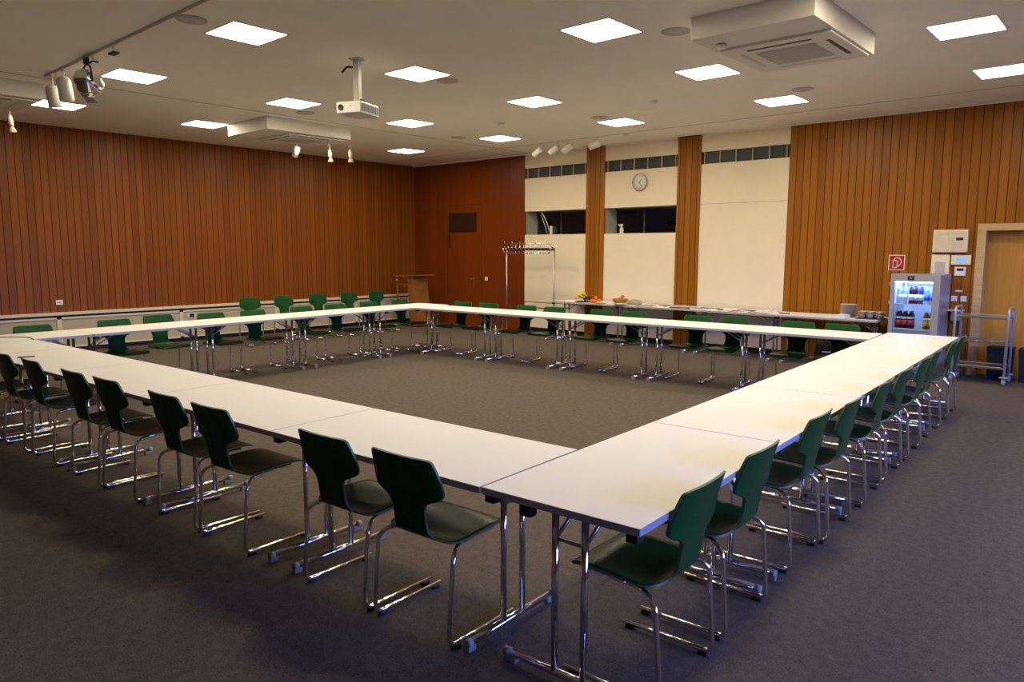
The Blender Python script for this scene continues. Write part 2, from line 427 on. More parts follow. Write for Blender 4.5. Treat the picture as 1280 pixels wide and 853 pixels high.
# hose sign, flush hatch at top
t = thing('fire_hose_sign', 'square red sign with a white hose reel symbol on the wooden wall', 'sign', (-2.852, YB, 1.494))
bm = nb(); add_box(bm, -.105, .105, -.006, 0, -.108, .108, .002); obj('sign_border', bm, M['whitep'], t)
bm = nb(); add_box(bm, -.093, .093, -.009, -.004, -.096, .096); obj('sign_face', bm, M['red'], t)
bm = nb()
add_tube(bm, fillet([(-.045, -.011, -.075), (-.045, -.011, .03), (-.045, -.011, .03)], .01), .0065, 8)
pts = [(-.03 + .0, -.011, .035)]
arc = [(.008 + .052 * math.cos(a), -.011, .01 + .058 * math.sin(a)) for a in [rad(150 - k * 18) for k in range(13)]]
add_tube(bm, arc + [(-.005, -.011, -.07), (-.045, -.011, -.072)], .0065, 8)
add_tube(bm, [(-.03, -.011, .03), (.012, -.011, .02), (.005, -.011, -.045)], .006, 8)
obj('hose_symbol', bm, M['whitep'], t)
bm = nb()
for a, b, c_, d_ in ((-4.01, -3.80, 3.30, 3.305), (-4.01, -4.005, 3.30, HC), (-3.80, -3.795, 3.30, HC)): add_box(bm, a, b, YB - .003, YB, c_, d_)
tag(obj('wall_hatch', bm, M['grillewood']), 'small square hatch outline at the top left of the wooden wall', 'hatch')
# control boxes
t = thing('alarm_panel', 'large cream wall cabinet with printed plan and small display above the fridge', 'control panel', (-2.2, YB, 1.79))
bm = nb(); add_box(bm, -.205, .205, -.07, 0, -.15, .15, .006); obj('cabinet', bm, M['cream'], t)
bm = nb()
add_box(bm, -.19, -.005, -.074, -.069, -.135, .128); add_box(bm, .005, .19, -.074, -.069, -.135, .128); obj('door', bm, M['ledge'], t)
bm = nb(); add_box(bm, .07, .155, -.078, -.073, .01, .045); obj('display', bm, M['grillewood'], t)
bm = nb()
for z, a, b in ((.10, .03, .17), (.085, -.15, -.02), (-.02, .06, .12), (.035, .015, .055), (.01, .015, .055), (-.09, .03, .16), (-.05, .02, .15)): add_box(bm, a, b, -.077, -.073, z, z + .006)
obj('print', bm, M['acgrille'], t)
t = thing('notice_board', 'cream framed notice partly hidden behind the top of the fridge', 'notice', (-2.305, YB, 1.46))
bm = nb(); add_box(bm, -.11, .11, -.03, 0, -.15, .15, .004); obj('frame', bm, M['cream'], t)
bm = nb(); add_box(bm, -.06, .06, -.034, -.029, -.12, .05); obj('sheet', bm, M['acgrille'], t)
t = thing('touch_panel', 'cream control panel with small lit blue screen left of the door', 'control panel', (-2.063, YB, 1.54))
bm = nb(); add_box(bm, -.115, .115, -.03, 0, -.065, .065, .004); obj('housing', bm, M['cream'], t)
bm = nb(); add_box(bm, -.055, .055, -.034, -.029, -.033, .033); obj('screen', bm, M['screen'], t)
t = thing('thermostat', 'white thermostat with dark display above the two light switches', 'thermostat', (-2.065, YB, 1.387))
bm = nb(); add_box(bm, -.065, .065, -.025, 0, -.06, .06, .006); obj('housing', bm, M['whitep'], t)
bm = nb(); add_box(bm, -.04, .04, -.029, -.024, .008, .04); obj('display', bm, M['black'], t)
# clock
t = thing('wall_clock', 'round white wall clock with pale grey rim on the white panel between pillars', 'clock', (-7.085, YB, 2.85))
RX = Matrix.Rotation(rad(90), 4, 'X')
bm = nb(); add_lathe(bm, [(0, 0), (.152, 0), (.155, .02), (.15, .038), (.138, .038), (.136, .026), (0, .026)], 40, mat=RX); obj('rim', bm, principled('clock rim', (.42, .38, .32), .4, .2), t)
bm = nb(); add_lathe(bm, [(0, .027), (.134, .027), (.134, .029), (0, .029)], 40, mat=RX); obj('dial', bm, M['whitep'], t)
bm = nb()
for k in range(12):
    a = k * PI / 6
    add_tube(bm, [(.105 * math.sin(a), -.031, .105 * math.cos(a)), (.122 * math.sin(a), -.031, .122 * math.cos(a))], .003, 6)
obj('hour_marks', bm, M['grille'], t)
def hand(nm, a, l, r):
    bm = nb(); add_tube(bm, [(-.015 * math.sin(a), -.034, -.015 * math.cos(a)), (l * math.sin(a), -.034, l * math.cos(a))], r, 6); obj(nm, bm, M['grille'], t)
hand('minute_hand', rad(147), .105, .004); hand('hour_hand', rad(45), .075, .005)

# radiator cover along the left wall
t = thing('radiator_cover', 'long low beige radiator cover with cream sill along the left wall', 'radiator cover', (0, 0, 0))
X0 = XL
bm = nb(); add_box(bm, X0, X0 + .09, YF, 11.22, .60, .645, .004); obj('sill', bm, M['ledge'], t)
bm = nb(); add_box(bm, X0, X0 + .03, YF, 11.22, .50, .60); obj('slot', bm, M['black'], t)
bm = nb()
add_box(bm, X0, X0 + .07, YF, 11.22, .535, .565); add_box(bm, X0, X0 + .07, YF, 11.22, .075, .10)
posts = [-1.9, .02, 1.95, 3.877, 5.82, 7.70, 9.62, 11.19]
for y in posts: add_box(bm, X0, X0 + .07, y - .035, y + .03, .075, .565)
obj('frame', bm, M['heaterframe'], t)
for a, b in zip(posts, posts[1:]):
    bm = nb(); add_box(bm, X0, X0 + .055, a + .03, b - .035, .10, .535); obj('front_panel', bm, M['heater'], t)
bm = nb(); add_box(bm, X0, X0 + .02, YF, 11.22, 0, .075); obj('plinth', bm, M['black'], t)
for y, lab in ((5.573, 'left one of the two dark sockets in the beige radiator cover'), (6.008, 'right one of the two dark sockets in the beige radiator cover')):
    q = thing('wall_socket', lab, 'socket', (X0 + .055, y, .465))
    bm = nb(); add_box(bm, 0, .008, -.075, .075, -.04, .04, .002); obj('frame', bm, M['whitep'], q)
    bm = nb(); add_box(bm, .006, .011, -.045, .045, -.032, .032); obj('insert', bm, M['black'], q)
q = thing('wall_socket', 'white socket low on the wooden left wall above the radiator cover', 'socket', (XL, 3.91, .80))
bm = nb(); add_box(bm, 0, .02, -.05, .05, -.04, .04, .004); obj('frame', bm, M['whitep'], q)
bm = nb(); add_box(bm, .018, .023, -.02, .02, -.012, .012); obj('insert', bm, M['greyp'], q)

# ------------------------------------------------------------------ ceiling lights
LX = [-11.22, -8.745, -6.285, -3.86, -1.455, .97, 3.4]
LY = [-2.5, -.5, 1.5, 3.5, 5.495, 7.49, 9.5]
def make_light():
    t = thing('ceiling_light', '', 'ceiling light', (0, 0, HC), 0, 'square lit ceiling panels')
    bm = nb()
    s = .262; f = .012
    add_box(bm, -s, s, -s, -s + f, -.006, 0); add_box(bm, -s, s, s - f, s, -.006, 0)
    add_box(bm, -s, -s + f, -s + f, s - f, -.006, 0); add_box(bm, s - f, s, -s + f, s - f, -.006, 0)
    obj('frame', bm, M['whitep'], t)
    bm = nb(); v = [bm.verts.new(p) for p in ((-s + f, -s + f, -.004), (-s + f, s - f, -.004), (s - f, s - f, -.004), (s - f, -s + f, -.004))]; bm.faces.new(v)
    obj('diffuser', bm, M['lit'], t, fixn=False)
    return t
l0 = make_light(); index_kids(l0); used = False
rown = {3: 'row of three nearest the camera', 4: 'row of four across the middle', 5: 'row third from the back wall by the projector', 6: 'row closest to the back wall'}
rown = {3: 'in the nearest row of three', 4: 'in the second row, before the projector', 5: 'in the third row, beyond the projector', 6: 'in the row nearest the back wall'}
for j, y in enumerate(LY):
    for i, x in enumerate(LX):
        inview = (j == 3 and i < 3) or (j == 4 and i < 4) or (j >= 5 and i < 5)
        if j < 3 or i > 4 or (j == 3 and i > 4): continue
        o = l0 if not used else copy_tree(l0)
        used = True
        o.location = (x, y, HC)
        if inview: o['label'] = 'square lit ceiling panel, %s from the left %s' % (ORD[i], rown[j])
        else: o['label'] = 'lit square ceiling panel above the photo frame, column %s, row %s' % (ORD[i], ORD[j])
# small ceiling fittings
spk = [(-6.255, 2.99, 'left of the first lit panel near the top'), (-3.38, 5.94, 'beside the large air conditioning box at top right'), (-6.265, 5.93, 'right of the lit panel beyond the projector'),
       (-9.20, 5.97, 'in front of the middle air conditioning box'), (-9.21, 8.96, 'near the far corner of the room'), (-6.30, 8.96, 'left of the lit panel above the clock'), (-3.40, 8.99, 'near the wooden wall at right')]
s0 = None
for x, y, w in spk:
    if s0 is None:
        s0 = thing('ceiling_speaker', '', 'speaker', (x, y, HC), 0, 'round ceiling speakers')
        bm = nb(); add_lathe(bm, [(0, 0), (.125, 0), (.125, -.006), (.108, -.010), (.10, -.006), (0, -.006)], 32); obj('ring', bm, M['acgrille'], s0)
        bm = nb(); add_lathe(bm, [(0, -.006), (.10, -.006), (.095, -.009), (0, -.009)], 28); obj('mesh_cover', bm, principled('speaker mesh', (.55, .52, .49), .8, noise=.2, nscale=200), s0)
        index_kids(s0); o = s0
    else: o = copy_tree(s0)
    o.location = (x, y, HC); o['label'] = 'round grey ceiling speaker ' + w
for x, y, w in ((-5.087, 8.43, 'in the middle of the ceiling above the clock'), (-6.85, 10.523, 'above the second window close to the back wall'), (-7.69, 8.39, 'left of the lit panel near the spotlights'), (-2.95, 5.95, 'under the front corner of the large air conditioning box')):
    z = HC if x != -2.95 else 3.37
    bm = nb(); add_lathe(bm, [(0, 0), (.045, 0), (.045, -.015), (.03, -.035), (0, -.035)], 20, center=(x, y, z))
    tag(obj('smoke_detector', bm, M['whitep']), 'small round smoke detector ' + w, 'smoke detector')

# air conditioning boxes
def ac_unit(x0, x1, y0, y1, label):
    zb = 3.375
    t = thing('air_conditioner', label, 'air conditioner', ((x0 + x1) / 2, (y0 + y1) / 2, HC), 0, 'boxed air conditioners on the ceiling')
    hx, hy = (x1 - x0) / 2, (y1 - y0) / 2; z = zb - HC
    bm = nb(); add_box(bm, -hx, hx, -hy, hy, z, 0, .003); obj('housing', bm, M['whitep'] if False else M['cream_w'], t)
    px0, px1, py0, py1 = -.44, .49 if hx > .5 else .485, -.32, .66
    px1 = min(px1, hx - .02)
    bm = nb(); add_box(bm, px0, px1, py0, py1, z - .022, z - .004, .006)
    for a, b, c_, d_ in ((px0 - .004, px1, py0 - .006, py0, ),): add_box(bm, a, b, c_, d_, z - .006, z)
    obj('face_panel', bm, M['cream_w'], t)
    cx, cy = (px0 + px1) / 2, (py0 + py1) / 2
    bm = nb(); add_box(bm, cx - .255, cx + .255, cy - .25, cy + .25, z - .026, z - .02)
    for k in range(12): add_box(bm, cx - .25, cx + .25, cy - .24 + k * .041, cy - .225 + k * .041, z - .030, z - .024)
    obj('intake_grille', bm, M['aclight'], t)
    for (a, b, c_, d_) in ((cx - .27, cx + .27, cy - .385, cy - .35), (cx - .27, cx + .27, cy + .35, cy + .385), (cx - .385, cx - .35, cy - .27, cy + .27), (cx + .35, cx + .385, cy - .27, cy + .27)):
        bm = nb(); add_box(bm, a, b, c_, d_, z - .0245, z - .018); obj('air_slot', bm, M['grille'] if (c_ < cy - .3 or a > cx + .3) else M['aclight'], t)
M['cream_w'] = principled('white painted metal box', (.74, .71, .66), .6, noise=.01)
ac_unit(-3.10, -2.09, 5.685, 7.15, 'boxed white air conditioner with grey grille at the top right of the ceiling')
ac_unit(-10.94, -9.80, 5.72, 7.17, 'boxed white air conditioner hanging left of the projector, near the wooden wall')
ac_unit(-11.05, -9.93, 1.50, 2.95, 'boxed white air conditioner cut by the left edge of the photo')

# projector
t = thing('projector', 'white projector hanging from a square ceiling pole', 'projector', (-6.256, 4.67, HC), rad(21))
bm = nb(); add_box(bm, -.06, .06, -.06, .06, -.012, 0, .003); obj('ceiling_plate', bm, M['acgrille'], t)
bm = nb(); add_box(bm, -.031, .031, -.031, .031, -.43, -.012, .004); obj('pole', bm, M['heaterframe'] if False else principled('pale grey pole', (.45, .43, .38), .5, noise=.03), t)
bm = nb(); add_box(bm, -.045, .045, -.045, .045, -.445, -.425, .003); obj('mount', bm, M['whitep'], t)
zt, zb_ = -.445, -.555
bm = nb(); add_box(bm, -.14, .14, -.175, .175, zb_, zt, .008); bd = obj('body', bm, M['whitep'], t)
bm = nb(); add_lathe(bm, [(0, 0), (.030, 0), (.030, .010), (.024, .012), (.022, .004), (0, .004)], 20, center=(-.085, -.175, zt - .055), mat=RX); obj('lens', bm, M['grille'], bd)
bm = nb()
for k in range(9): add_box(bm, .139, .143, -.155 + k * .036, -.155 + k * .036 + .024, zb_ + .018, zt - .018)
obj('side_vent', bm, principled('blue grey vent', (.12, .15, .22), .5, noise=.05), bd)
bm = nb(); add_box(bm, .02, .035, -.178, -.174, zt - .05, zt - .04); obj('button', bm, M['greyp'], bd)
bm = nb(); add_tube(bm, fillet([(-.03, -.02, -.085), (-.09, -.05, -.08), (-.13, -.07, -.14)], .03), .011); obj('cable', bm, M['black'], t)
bm = nb(); add_tube(bm, fillet([(.03, 0, -.40), (.075, .02, -.42), (.10, .05, -.45)], .02), .009); obj('cable', bm, M['black'], t)

# spotlight track and spotlights
bm = nb(); add_box(bm, -9.45, 1.0, 2.820, 2.840, HC - .02, HC, .002)
tag(obj('light_track', bm, M['darkchrome']), 'long thin spotlight track across the ceiling at upper left', 'light track')
def spot(label, x, y, ztop, tilt, az, r=.055, ln=.17, drop=.16, kind='can', mat=None, group='white ceiling spotlights'):
    mat = mat or M['whitep']
    t = thing('spotlight', label, 'spotlight', (x, y, ztop), 0, group)
    bm = nb(); add_box(bm, -.03, .03, -.015, .015, -.03, 0, .003); add_tube(bm, [(0, 0, -.03), (0, 0, -drop)], .008); obj('stem', bm, mat, t)
    R = Matrix.Rotation(az, 4, 'Z') @ Matrix.Rotation(tilt, 4, 'X')
    c = Vector((0, 0, -drop))
    # lathe axis z: pointing down at -z
    if kind == 'can':
        bm = nb(); add_lathe(bm, [(0, .35 * ln), (r * .7, .33 * ln), (r, .22 * ln), (r, -.65 * ln), (r * .82, -.65 * ln), (r * .8, -.5 * ln), (0, -.5 * ln)], 20, center=c, mat=R); obj('lamp_head', bm, mat, t)
        bm = nb(); add_lathe(bm, [(0, -.48 * ln), (r * .79, -.48 * ln), (r * .7, -.52 * ln), (0, -.52 * ln)], 16, center=c, mat=R); obj('reflector', bm, M['grille'], t)
    else:
        bm = nb(); add_lathe(bm, [(0, .05), (.02, .04), (.034, 0), (.036, -.10), (0, -.10)], 16, center=c, mat=R); obj('lamp_socket', bm, mat, t)
        bm = nb(); add_lathe(bm, [(.02, -.10), (.03, -.12), (.055, -.17), (.05, -.18), (0, -.175)], 16, center=c, mat=R); obj('bulb', bm, M['heater'], t)
    return t
spot('white cylinder spotlight pointing down at the left end of the track', -9.22, 2.83, HC - .02, rad(8), rad(30), .07, .23, .20)
spot('white cylinder spotlight tilted beside the chrome theatre lamp', -8.86, 2.83, HC - .02, rad(30), rad(60), .07, .24, .17)
# chrome stage lamp
t = thing('stage_lamp', 'shiny chrome stage lamp with black yoke hanging from the track', 'stage lamp', (-8.20, 2.83, HC - .02))
bm = nb(); add_box(bm, -.03, .03, -.02, .02, -.06, 0, .003); obj('clamp', bm, M['black'], t)
bm = nb(); add_tube(bm, fillet([(-.13, 0, -.24), (-.11, 0, -.10), (0, 0, -.055), (.11, 0, -.10), (.13, 0, -.24)], .04), .009); obj('yoke', bm, M['black'], t)
R_ = Matrix.Rotation(rad(35), 4, 'Z') @ Matrix.Rotation(rad(55), 4, 'X')
bm = nb(); add_lathe(bm, [(0, .14), (.05, .135), (.09, .10), (.10, .03), (.118, .0), (.12, -.06), (.126, -.075), (.115, -.08), (.11, -.04), (0, .02)], 26, center=(0, 0, -.24), mat=R_)
add_lathe(bm, [(.12, -.02), (.127, -.02), (.127, -.03), (.12, -.03)], 26, center=(0, 0, -.24), mat=R_)
obj('lamp_head', bm, M['chrome'], t)
bm = nb()
for s in (-1, 1):
    vs = add_box(bm, -.055, .055, s * .115 - .002, s * .115 + .002, -.15, -.08)
for v in bm.verts: v.co = (R_.to_3x3() @ v.co) + Vector((0, 0, -.24))
obj('barn_door', bm, M['darkchrome'], t)
for x, lab in ((-8.02, 'black track adapter right of the chrome stage lamp'), (-7.50, 'lone black track adapter near the middle of the spotlight track')):
    t = thing('track_adapter', lab, 'track adapter', (x, 2.83, HC - .02))
    bm = nb(); add_tube(bm, [(0, 0, 0), (0, 0, -.07)], .010); obj('stem', bm, M['whitep'], t)
    bm = nb(); add_box(bm, -.06, .06, -.03, .03, -.085, -.065, .004); obj('plate', bm, M['black'], t)
spot('small white spotlight with bare bulb at the left edge of the photo', -11.80, 3.08, HC, rad(18), rad(60), drop=.16, kind='bulb')
spot('white cylinder spotlight below the middle air conditioner', -11.80, 7.45, HC, rad(28), rad(100), .055, .19, .14)
spot('left one of two small bulb spotlights beside the middle air conditioner', -11.55, 7.98, HC, rad(5), 0, drop=.14, kind='bulb')
spot('right one of two small bulb spotlights beside the middle air conditioner', -11.30, 8.24, HC, rad(5), 0, drop=.14, kind='bulb')
for i, (x, tl) in enumerate(((-8.62, 55), (-8.24, 60), (-7.94, 60), (-7.36, 75))):
    spot('white spotlight, %s from the left above the white wall bays' % ORD[i], x, 10.4, HC, rad(tl), rad(100), .055, .2, .13)

# ------------------------------------------------------------------ chairs
def interp(keys, t):
    for (a, b) in zip(keys, keys[1:]):
        if t <= b[0]:
            u = (t - a[0]) / (b[0] - a[0]) if b[0] > a[0] else 0
            return [x + (y - x) * u for x, y in zip(a[1:], b[1:])]
    return list(keys[-1][1:])

def catmull(P, n):
    out = []
    Q = [P[0]] + P + [P[-1]]
    for i in range(1, len(Q) - 2):
        p0, p1, p2, p3 = Q[i - 1], Q[i], Q[i + 1], Q[i + 2]
        for k in range(n):
            t = k / n
            out.append(tuple(.5 * ((2 * b) + (-a + c) * t + (2 * a - 5 * b + 4 * c - d) * t * t + (-a + 3 * b - 3 * c + d) * t ** 3) for a, b, c, d in zip(p0, p1, p2, p3)))
    out.append(P[-1]); return out

def shell_bm():
    # (y, z, half width, edge lift along local normal)
    K = [(.412, .424, .150, .000), (.409, .432, .178, .000), (.395, .440, .193, .000), (.365, .445, .199, .001), (.31, .447, .202, .003), (.25, .444, .206, .005), (.19, .438, .210, .007), (.135, .433, .211, .008),
         (.09, .431, .207, .008), (.062, .433, .196, .006), (.042, .438, .172, .004), (.026, .447, .138, .002), (.014, .461, .112, .001), (.006, .480, .100, .001),
         (-.001, .510, .097, .002), (-.007, .545, .096, .003), (-.013, .578, .099, .005), (-.018, .600, .110, .007), (-.021, .614, .130, .010), (-.023, .624, .158, .014), (-.0255, .633, .184, .019),
         (-.028, .644, .199, .022), (-.032, .660, .205, .024), (-.041, .700, .203, .024), (-.052, .745, .195, .023), (-.063, .785, .186, .021), (-.067, .799, .180, .020), (-.0705, .808, .168, .017), (-.072, .813, .145, .013)]
    K = catmull(K, 2)
    bm = nb(); NX = 12; th = .010
    top, bot = [], []
    pts = [Vector((0, k[0], k[1])) for k in K]
    for i, k in enumerate(K):
        a = pts[max(0, i - 1)]; b = pts[min(len(pts) - 1, i + 1)]
        tg = (b - a).normalized()
        nrm = Vector((1, 0, 0)).cross(tg).normalized()      # points up / forward
        if nrm.z < 0 and i < 20: nrm = -nrm
        if i >= 20 and nrm.y < 0: nrm = -nrm
        rt, rb = [], []
        for j in range(NX + 1):
            u = -1 + 2 * j / NX
            u = math.copysign(1 - (1 - abs(u)) ** 1.25, u)
            x = u * k[2]
            lift = k[3] * (abs(x) / .2) ** 2 if k[2] > .01 else 0
            p = Vector((x, k[0], k[1])) + nrm * lift
            rt.append(bm.verts.new(p + nrm * th / 2)); rb.append(bm.verts.new(p - nrm * th / 2))
        top.append(rt); bot.append(rb)
    n = len(K)
    for i in range(n - 1):
        for j in range(NX):
            f = bm.faces.new((top[i][j], top[i][j + 1], top[i + 1][j + 1], top[i + 1][j])); f.smooth = True
            f = bm.faces.new((bot[i][j + 1], bot[i][j], bot[i + 1][j], bot[i + 1][j + 1])); f.smooth = True
        for j, s in ((0, 1), (NX, -1)):
            f = bm.faces.new((top[i][j], top[i + 1][j], bot[i + 1][j], bot[i][j])); f.material_index = 1
    for i in (0, n - 1):
        for j in range(NX):
            f = bm.faces.new((top[i][j], top[i][j + 1], bot[i][j + 1], bot[i][j])); f.material_index = 1
    return bm

def make_chair():
    t = thing('chair', '', 'chair', (0, 0, 0), 0, 'green plywood chairs')
    obj('seat_shell', shell_bm(), [M['green'], M['plyedge']], t)
    for s in (-1, 1):
        x = s * .2285; xi = s * .175
        path = fillet([(xi, .33, .428), (xi * 1.02, .10, .420), (x, .018, .400), (x, -.012, .0225), (x, .405, .0225)], [0, .04, .055, .045, 0], 6)
        bm = nb(); add_tube(bm, path, .0105, 12); lg = obj('leg', bm, M['chrome'], t)
        for y in (.03, .37):
            bm = nb(); add_box(bm, x - .012, x + .012, y - .02, y + .02, 0, .016, .003); obj('glide', bm, M['black'], lg)
    bm = nb(); add_tube(bm, [(-.175, .13, .419), (.175, .13, .419)], .009); add_tube(bm, [(-.175, .31, .427), (.175, .31, .427)], .009); obj('cross_bar', bm, M['darkchrome'], t)
    return t
chair0 = make_chair(); index_kids(chair0)
used_chair = [False]
def place_chair(x, y, rz, label, group):
    if not used_chair[0]: o = chair0; used_chair[0] = True
    else: o = copy_tree(chair0)
    o.location = (x, y, 0); o.rotation_euler = (0, 0, rz); o['label'] = label; o['group'] = group
    return o

AD, AC_, AB, AA = .0571, .0539, .0757, .0664     # how far each row is turned from the walls
jit = lambda a=1.2: rad(random.uniform(-a, a))
# near row (seen from behind), from the right
DX = [-2.31, -2.833, -3.81, -4.34, -5.115, -5.617, -6.42, -7.00, -7.62]
for i, x in enumerate(DX):
    place_chair(x, 1.953 + AD * (x + 2.3) + (0, .0, -.005, .005, .01, 0, .01, 0, 0)[i], AD + jit(), 'dark green chair, %s from the right in the near row seen from behind' % ORD[i], 'chairs along the near row of tables')
# right row
CY = [2.415, 3.02, 3.857, 4.38, 5.16, 5.79, 6.53, 7.02, 7.90, 8.39]
for i, y in enumerate(CY):
    place_chair(-1.268 - AC_ * (y - 2.7) + (0, 0, 0, .035, .045, .045, .05, .05, .06, .06)[i], y, rad(90) + AC_ + jit(), 'green chair, %s from the camera in the row along the right tables' % ORD[i], 'chairs along the right row of tables')
# back row
BX = [-8.54, -8.0, -7.25, -6.73, -5.93, -5.42, -4.50, -4.01, -3.23, -2.74]
yB = 7.95
for i, x in enumerate(BX):
    place_chair(x, yB + AB * (x + 4.5) + .70, rad(180) + AB + jit(), 'green chair, %s from the left in the back row facing the camera' % ORD[i], 'chairs along the back row of tables')
# left row
AY = [2.48, 3.34, 3.96, 4.57, 5.19, 5.99, 6.61, 7.29, 7.97]
for i, y in enumerate(AY):
    o_ = .0 if i != 2 else .22
    place_chair(-9.394 - AA * (y - 5) - .005 - o_, y, rad(-90) + AA + jit(), 'green chair, %s from the left tucked at the far left row of tables' % ORD[i], 'chairs along the left row of tables')
for i, (x, y) in enumerate(((-11.90, 6.50), (-11.92, 7.17), (-11.98, 7.93), (-11.95, 8.62), (-12.0, 9.33))):
    place_chair(x, y, rad(-90) + AA + jit(3), 'spare green chair by the radiator cover, %s from the left' % ORD[i], 'spare chairs along the left wall')

# ------------------------------------------------------------------ folding tables
def make_table(L, W=.694, H=.74, extra=True, leg_mat=None):
    """origin at the corner on the floor; length along +x, width along +y"""
    lm = leg_mat or M['chrome']
    t = thing('folding_table', '', 'table')
    g = .0012
    bm = nb(); add_box(bm, g, L - g, g, W - g, H - .028, H, 0.0)
    bmesh.ops.bevel(bm, geom=[e for e in bm.edges], offset=.0015, segments=1, affect='EDGES')
    for f in bm.faces:
        f.material_index = 0 if (f.normal.z > .9) else 1
    obj('tabletop', bm, [M['white'], M['edge']], t)
    for s, x in ((1, .105), (-1, L - .105)):
        for yy in (-.066, .066):
            bm = nb(); add_tube(bm, [(x, W / 2 + yy, .04), (x, W / 2 + yy, H - .028)], .0145, 14); obj('leg', bm, lm, t)
        bm = nb(); add_tube(bm, [(x, W / 2 - .30, .036), (x, W / 2 + .30, .036)], .0165, 14); ft = obj('foot', bm, lm, t)
        for yy in (-1, 1):
            y = W / 2 + yy * .295
            bm = nb()
            add_tube(bm, [(x, y - .014, .036), (x, y + .014, .036)], .0182, 14)
            add_box(bm, x - .014, x + .014, min(y + .014 * yy, y - .045 * yy), max(y + .014 * yy, y - .032 * yy), 0, .026, .003)
            obj('foot_cap', bm, M['cap'], ft)
        bm = nb()
        for yy in (-.066, .066): add_tube(bm, [(x, W / 2 + yy, H - .17), (x + s * .24, W / 2 + yy, H - .032)], .008)
        add_tube(bm, [(x, W / 2 - .066, H - .17), (x, W / 2 + .066, H - .17)], .007)
        obj('brace', bm, M['darkchrome'], t)
        if extra:
            if s > 0:
                for y in (.012, W - .060):
                    bm = nb(); add_box(bm, .006, .056, y, y + .048, H - .060, H - .028, .006); obj('corner_block', bm, M['black'], t)
                bm = nb(); add_box(bm, .012, .06, W - .23, W - .175, H - .078, H - .028, .008); obj('latch', bm, M['black'], t)
    return t
def place_tables(L, spots, W=.694, H=.74):
    """spots: (x,y,rot,label,group)"""
    t0 = make_table(L, W, H); index_kids(t0)
    for i, (x, y, r, lab, grp) in enumerate(spots):
        o = t0 if i == 0 else copy_tree(t0)
        o.location = (x, y, 0); o.rotation_euler = (0, 0, r); o['label'] = lab; o['group'] = grp
def along(ox, oy, a, d): return ox + math.cos(a) * d, oy + math.sin(a) * d
# near row: from the junction to the left, length axis along -x; table frame rotated AD, corner at its left end
sp = []
for k in range(4):
    x, y = along(-1.9155, 1.966, AD, -1.402 * (k + 1))
    sp.append((x, y, AD, 'white folding table, %s from the right in the near row with dark green chairs' % ORD[k], 'white tables of the near row'))
place_tables(1.400, sp)
x, y = along(-1.9155, 1.966, AD, -1.402 * 4 - .952)
place_tables(.948, [(x, y, AD, 'short white table closing the near row at its far left end', 'white tables of the near row')])
# right row: length along +y
sp = []
for k in range(5):
    x, y = along(-1.913, 1.971, PI / 2 + AC_, 1.401 * k)
    # local +x -> room +y; width goes to room -x, so shift by the width
    sx, sy = x + math.cos(AC_) * .694, y + math.sin(AC_) * .694
    sp.append((sx, sy, PI / 2 + AC_, 'white folding table, %s from the camera in the right row beside green chairs' % ORD[k], 'white tables of the right row'))
place_tables(1.3985, sp)
# left row
sp = []
tx, ty = -9.394 - .0665 * 3.4, 8.40
for k in range(5):
    x, y = along(tx, ty, PI / 2 + AA, -1.40 * (k + 1))
    sx, sy = x + math.cos(AA) * .694, y + math.sin(AA) * .694
    sp.append((sx, sy, PI / 2 + AA, 'white folding table, %s from the far corner in the left row' % ORD[k], 'white tables of the left row'))
place_tables(1.398, sp)
# back row
sp = []
bx0 = -8.862; BL = 1.3265
for k in range(5):
    x, y = along(bx0, yB + AB * (bx0 + 4.5), AB, BL * k)
    sp.append((x, y, AB, 'white folding table, %s from the left in the back row of the square' % ORD[k], 'white tables of the back row'))
place_tables(BL - .003, sp)
# buffet tables along the back wall
sp = []
for k in range(4):
    sp.append((-2.86 - 1.402 * (k + 1), 10.60, 0, 'white buffet table against the back wall, %s from the fridge' % ORD[k], 'buffet tables along the back wall'))
place_tables(1.400, sp, H=.72)

# pen and cable on the near row
bm = nb(); add_tube(bm, [(-7.14, 1.78, .746), (-7.11, 1.90, .746)], .005)
tag(obj('pen', bm, M['grille']), 'dark pen lying on the near row of tables at far left', 'pen')
bm = nb(); add_tube(bm, fillet([(-9.05, 1.75, .744), (-8.95, 2.1, .744), (-8.72, 2.3, .744), (-8.45, 2.26, .744)], .15), .004)
tag(obj('cable', bm, M['grille']), 'thin dark cable lying on the tables at the left corner', 'cable')

# ------------------------------------------------------------------ coat rack
t = thing('coat_rack', 'chrome coat rack with hooks standing in front of the reddish panelling', 'coat rack', (-9.09, 10.72, 0))
for s in (-1, 1):
    bm = nb(); add_tube(bm, [(s * .595, 0, .03), (s * .595, 0, 1.70)], .013, 12); obj('post', bm, M['darkchrome'], t)
    bm = nb(); add_tube(bm, fillet([(s * .595, -.24, .015), (s * .595, -.2, .035), (s * .595, .2, .035), (s * .595, .24, .015)], .03), .0155, 12); obj('foot', bm, M['chrome'], t)
bm = nb(); add_tube(bm, [(-.59, 0, .56), (.59, 0, .56)], .012); obj('lower_bar', bm, M['grille'], t)
bm = nb(); add_box(bm, -.575, .575, -.028, .028, 1.645, 1.692, .003); obj('number_rail', bm, M['black'], t)
bm = nb(); add_tube(bm, [(-.40, -.11, 1.775), (.56, -.11, 1.775)], .010); add_tube(bm, [(-.56, -.11, 1.59), (.56, -.11, 1.59)], .010)
for s in (-1, 1): add_tube(bm, fillet([(s * .595, 0, 1.69), (s * .595, -.11, 1.69), (s * .56, -.11, 1.59)], .03), .009)
for s in (-.40, .56): add_tube(bm, [(s, 0, 1.69), (s, -.11, 1.775)], .008)
obj('hook_bar', bm, M['chrome'], t)
hk = []
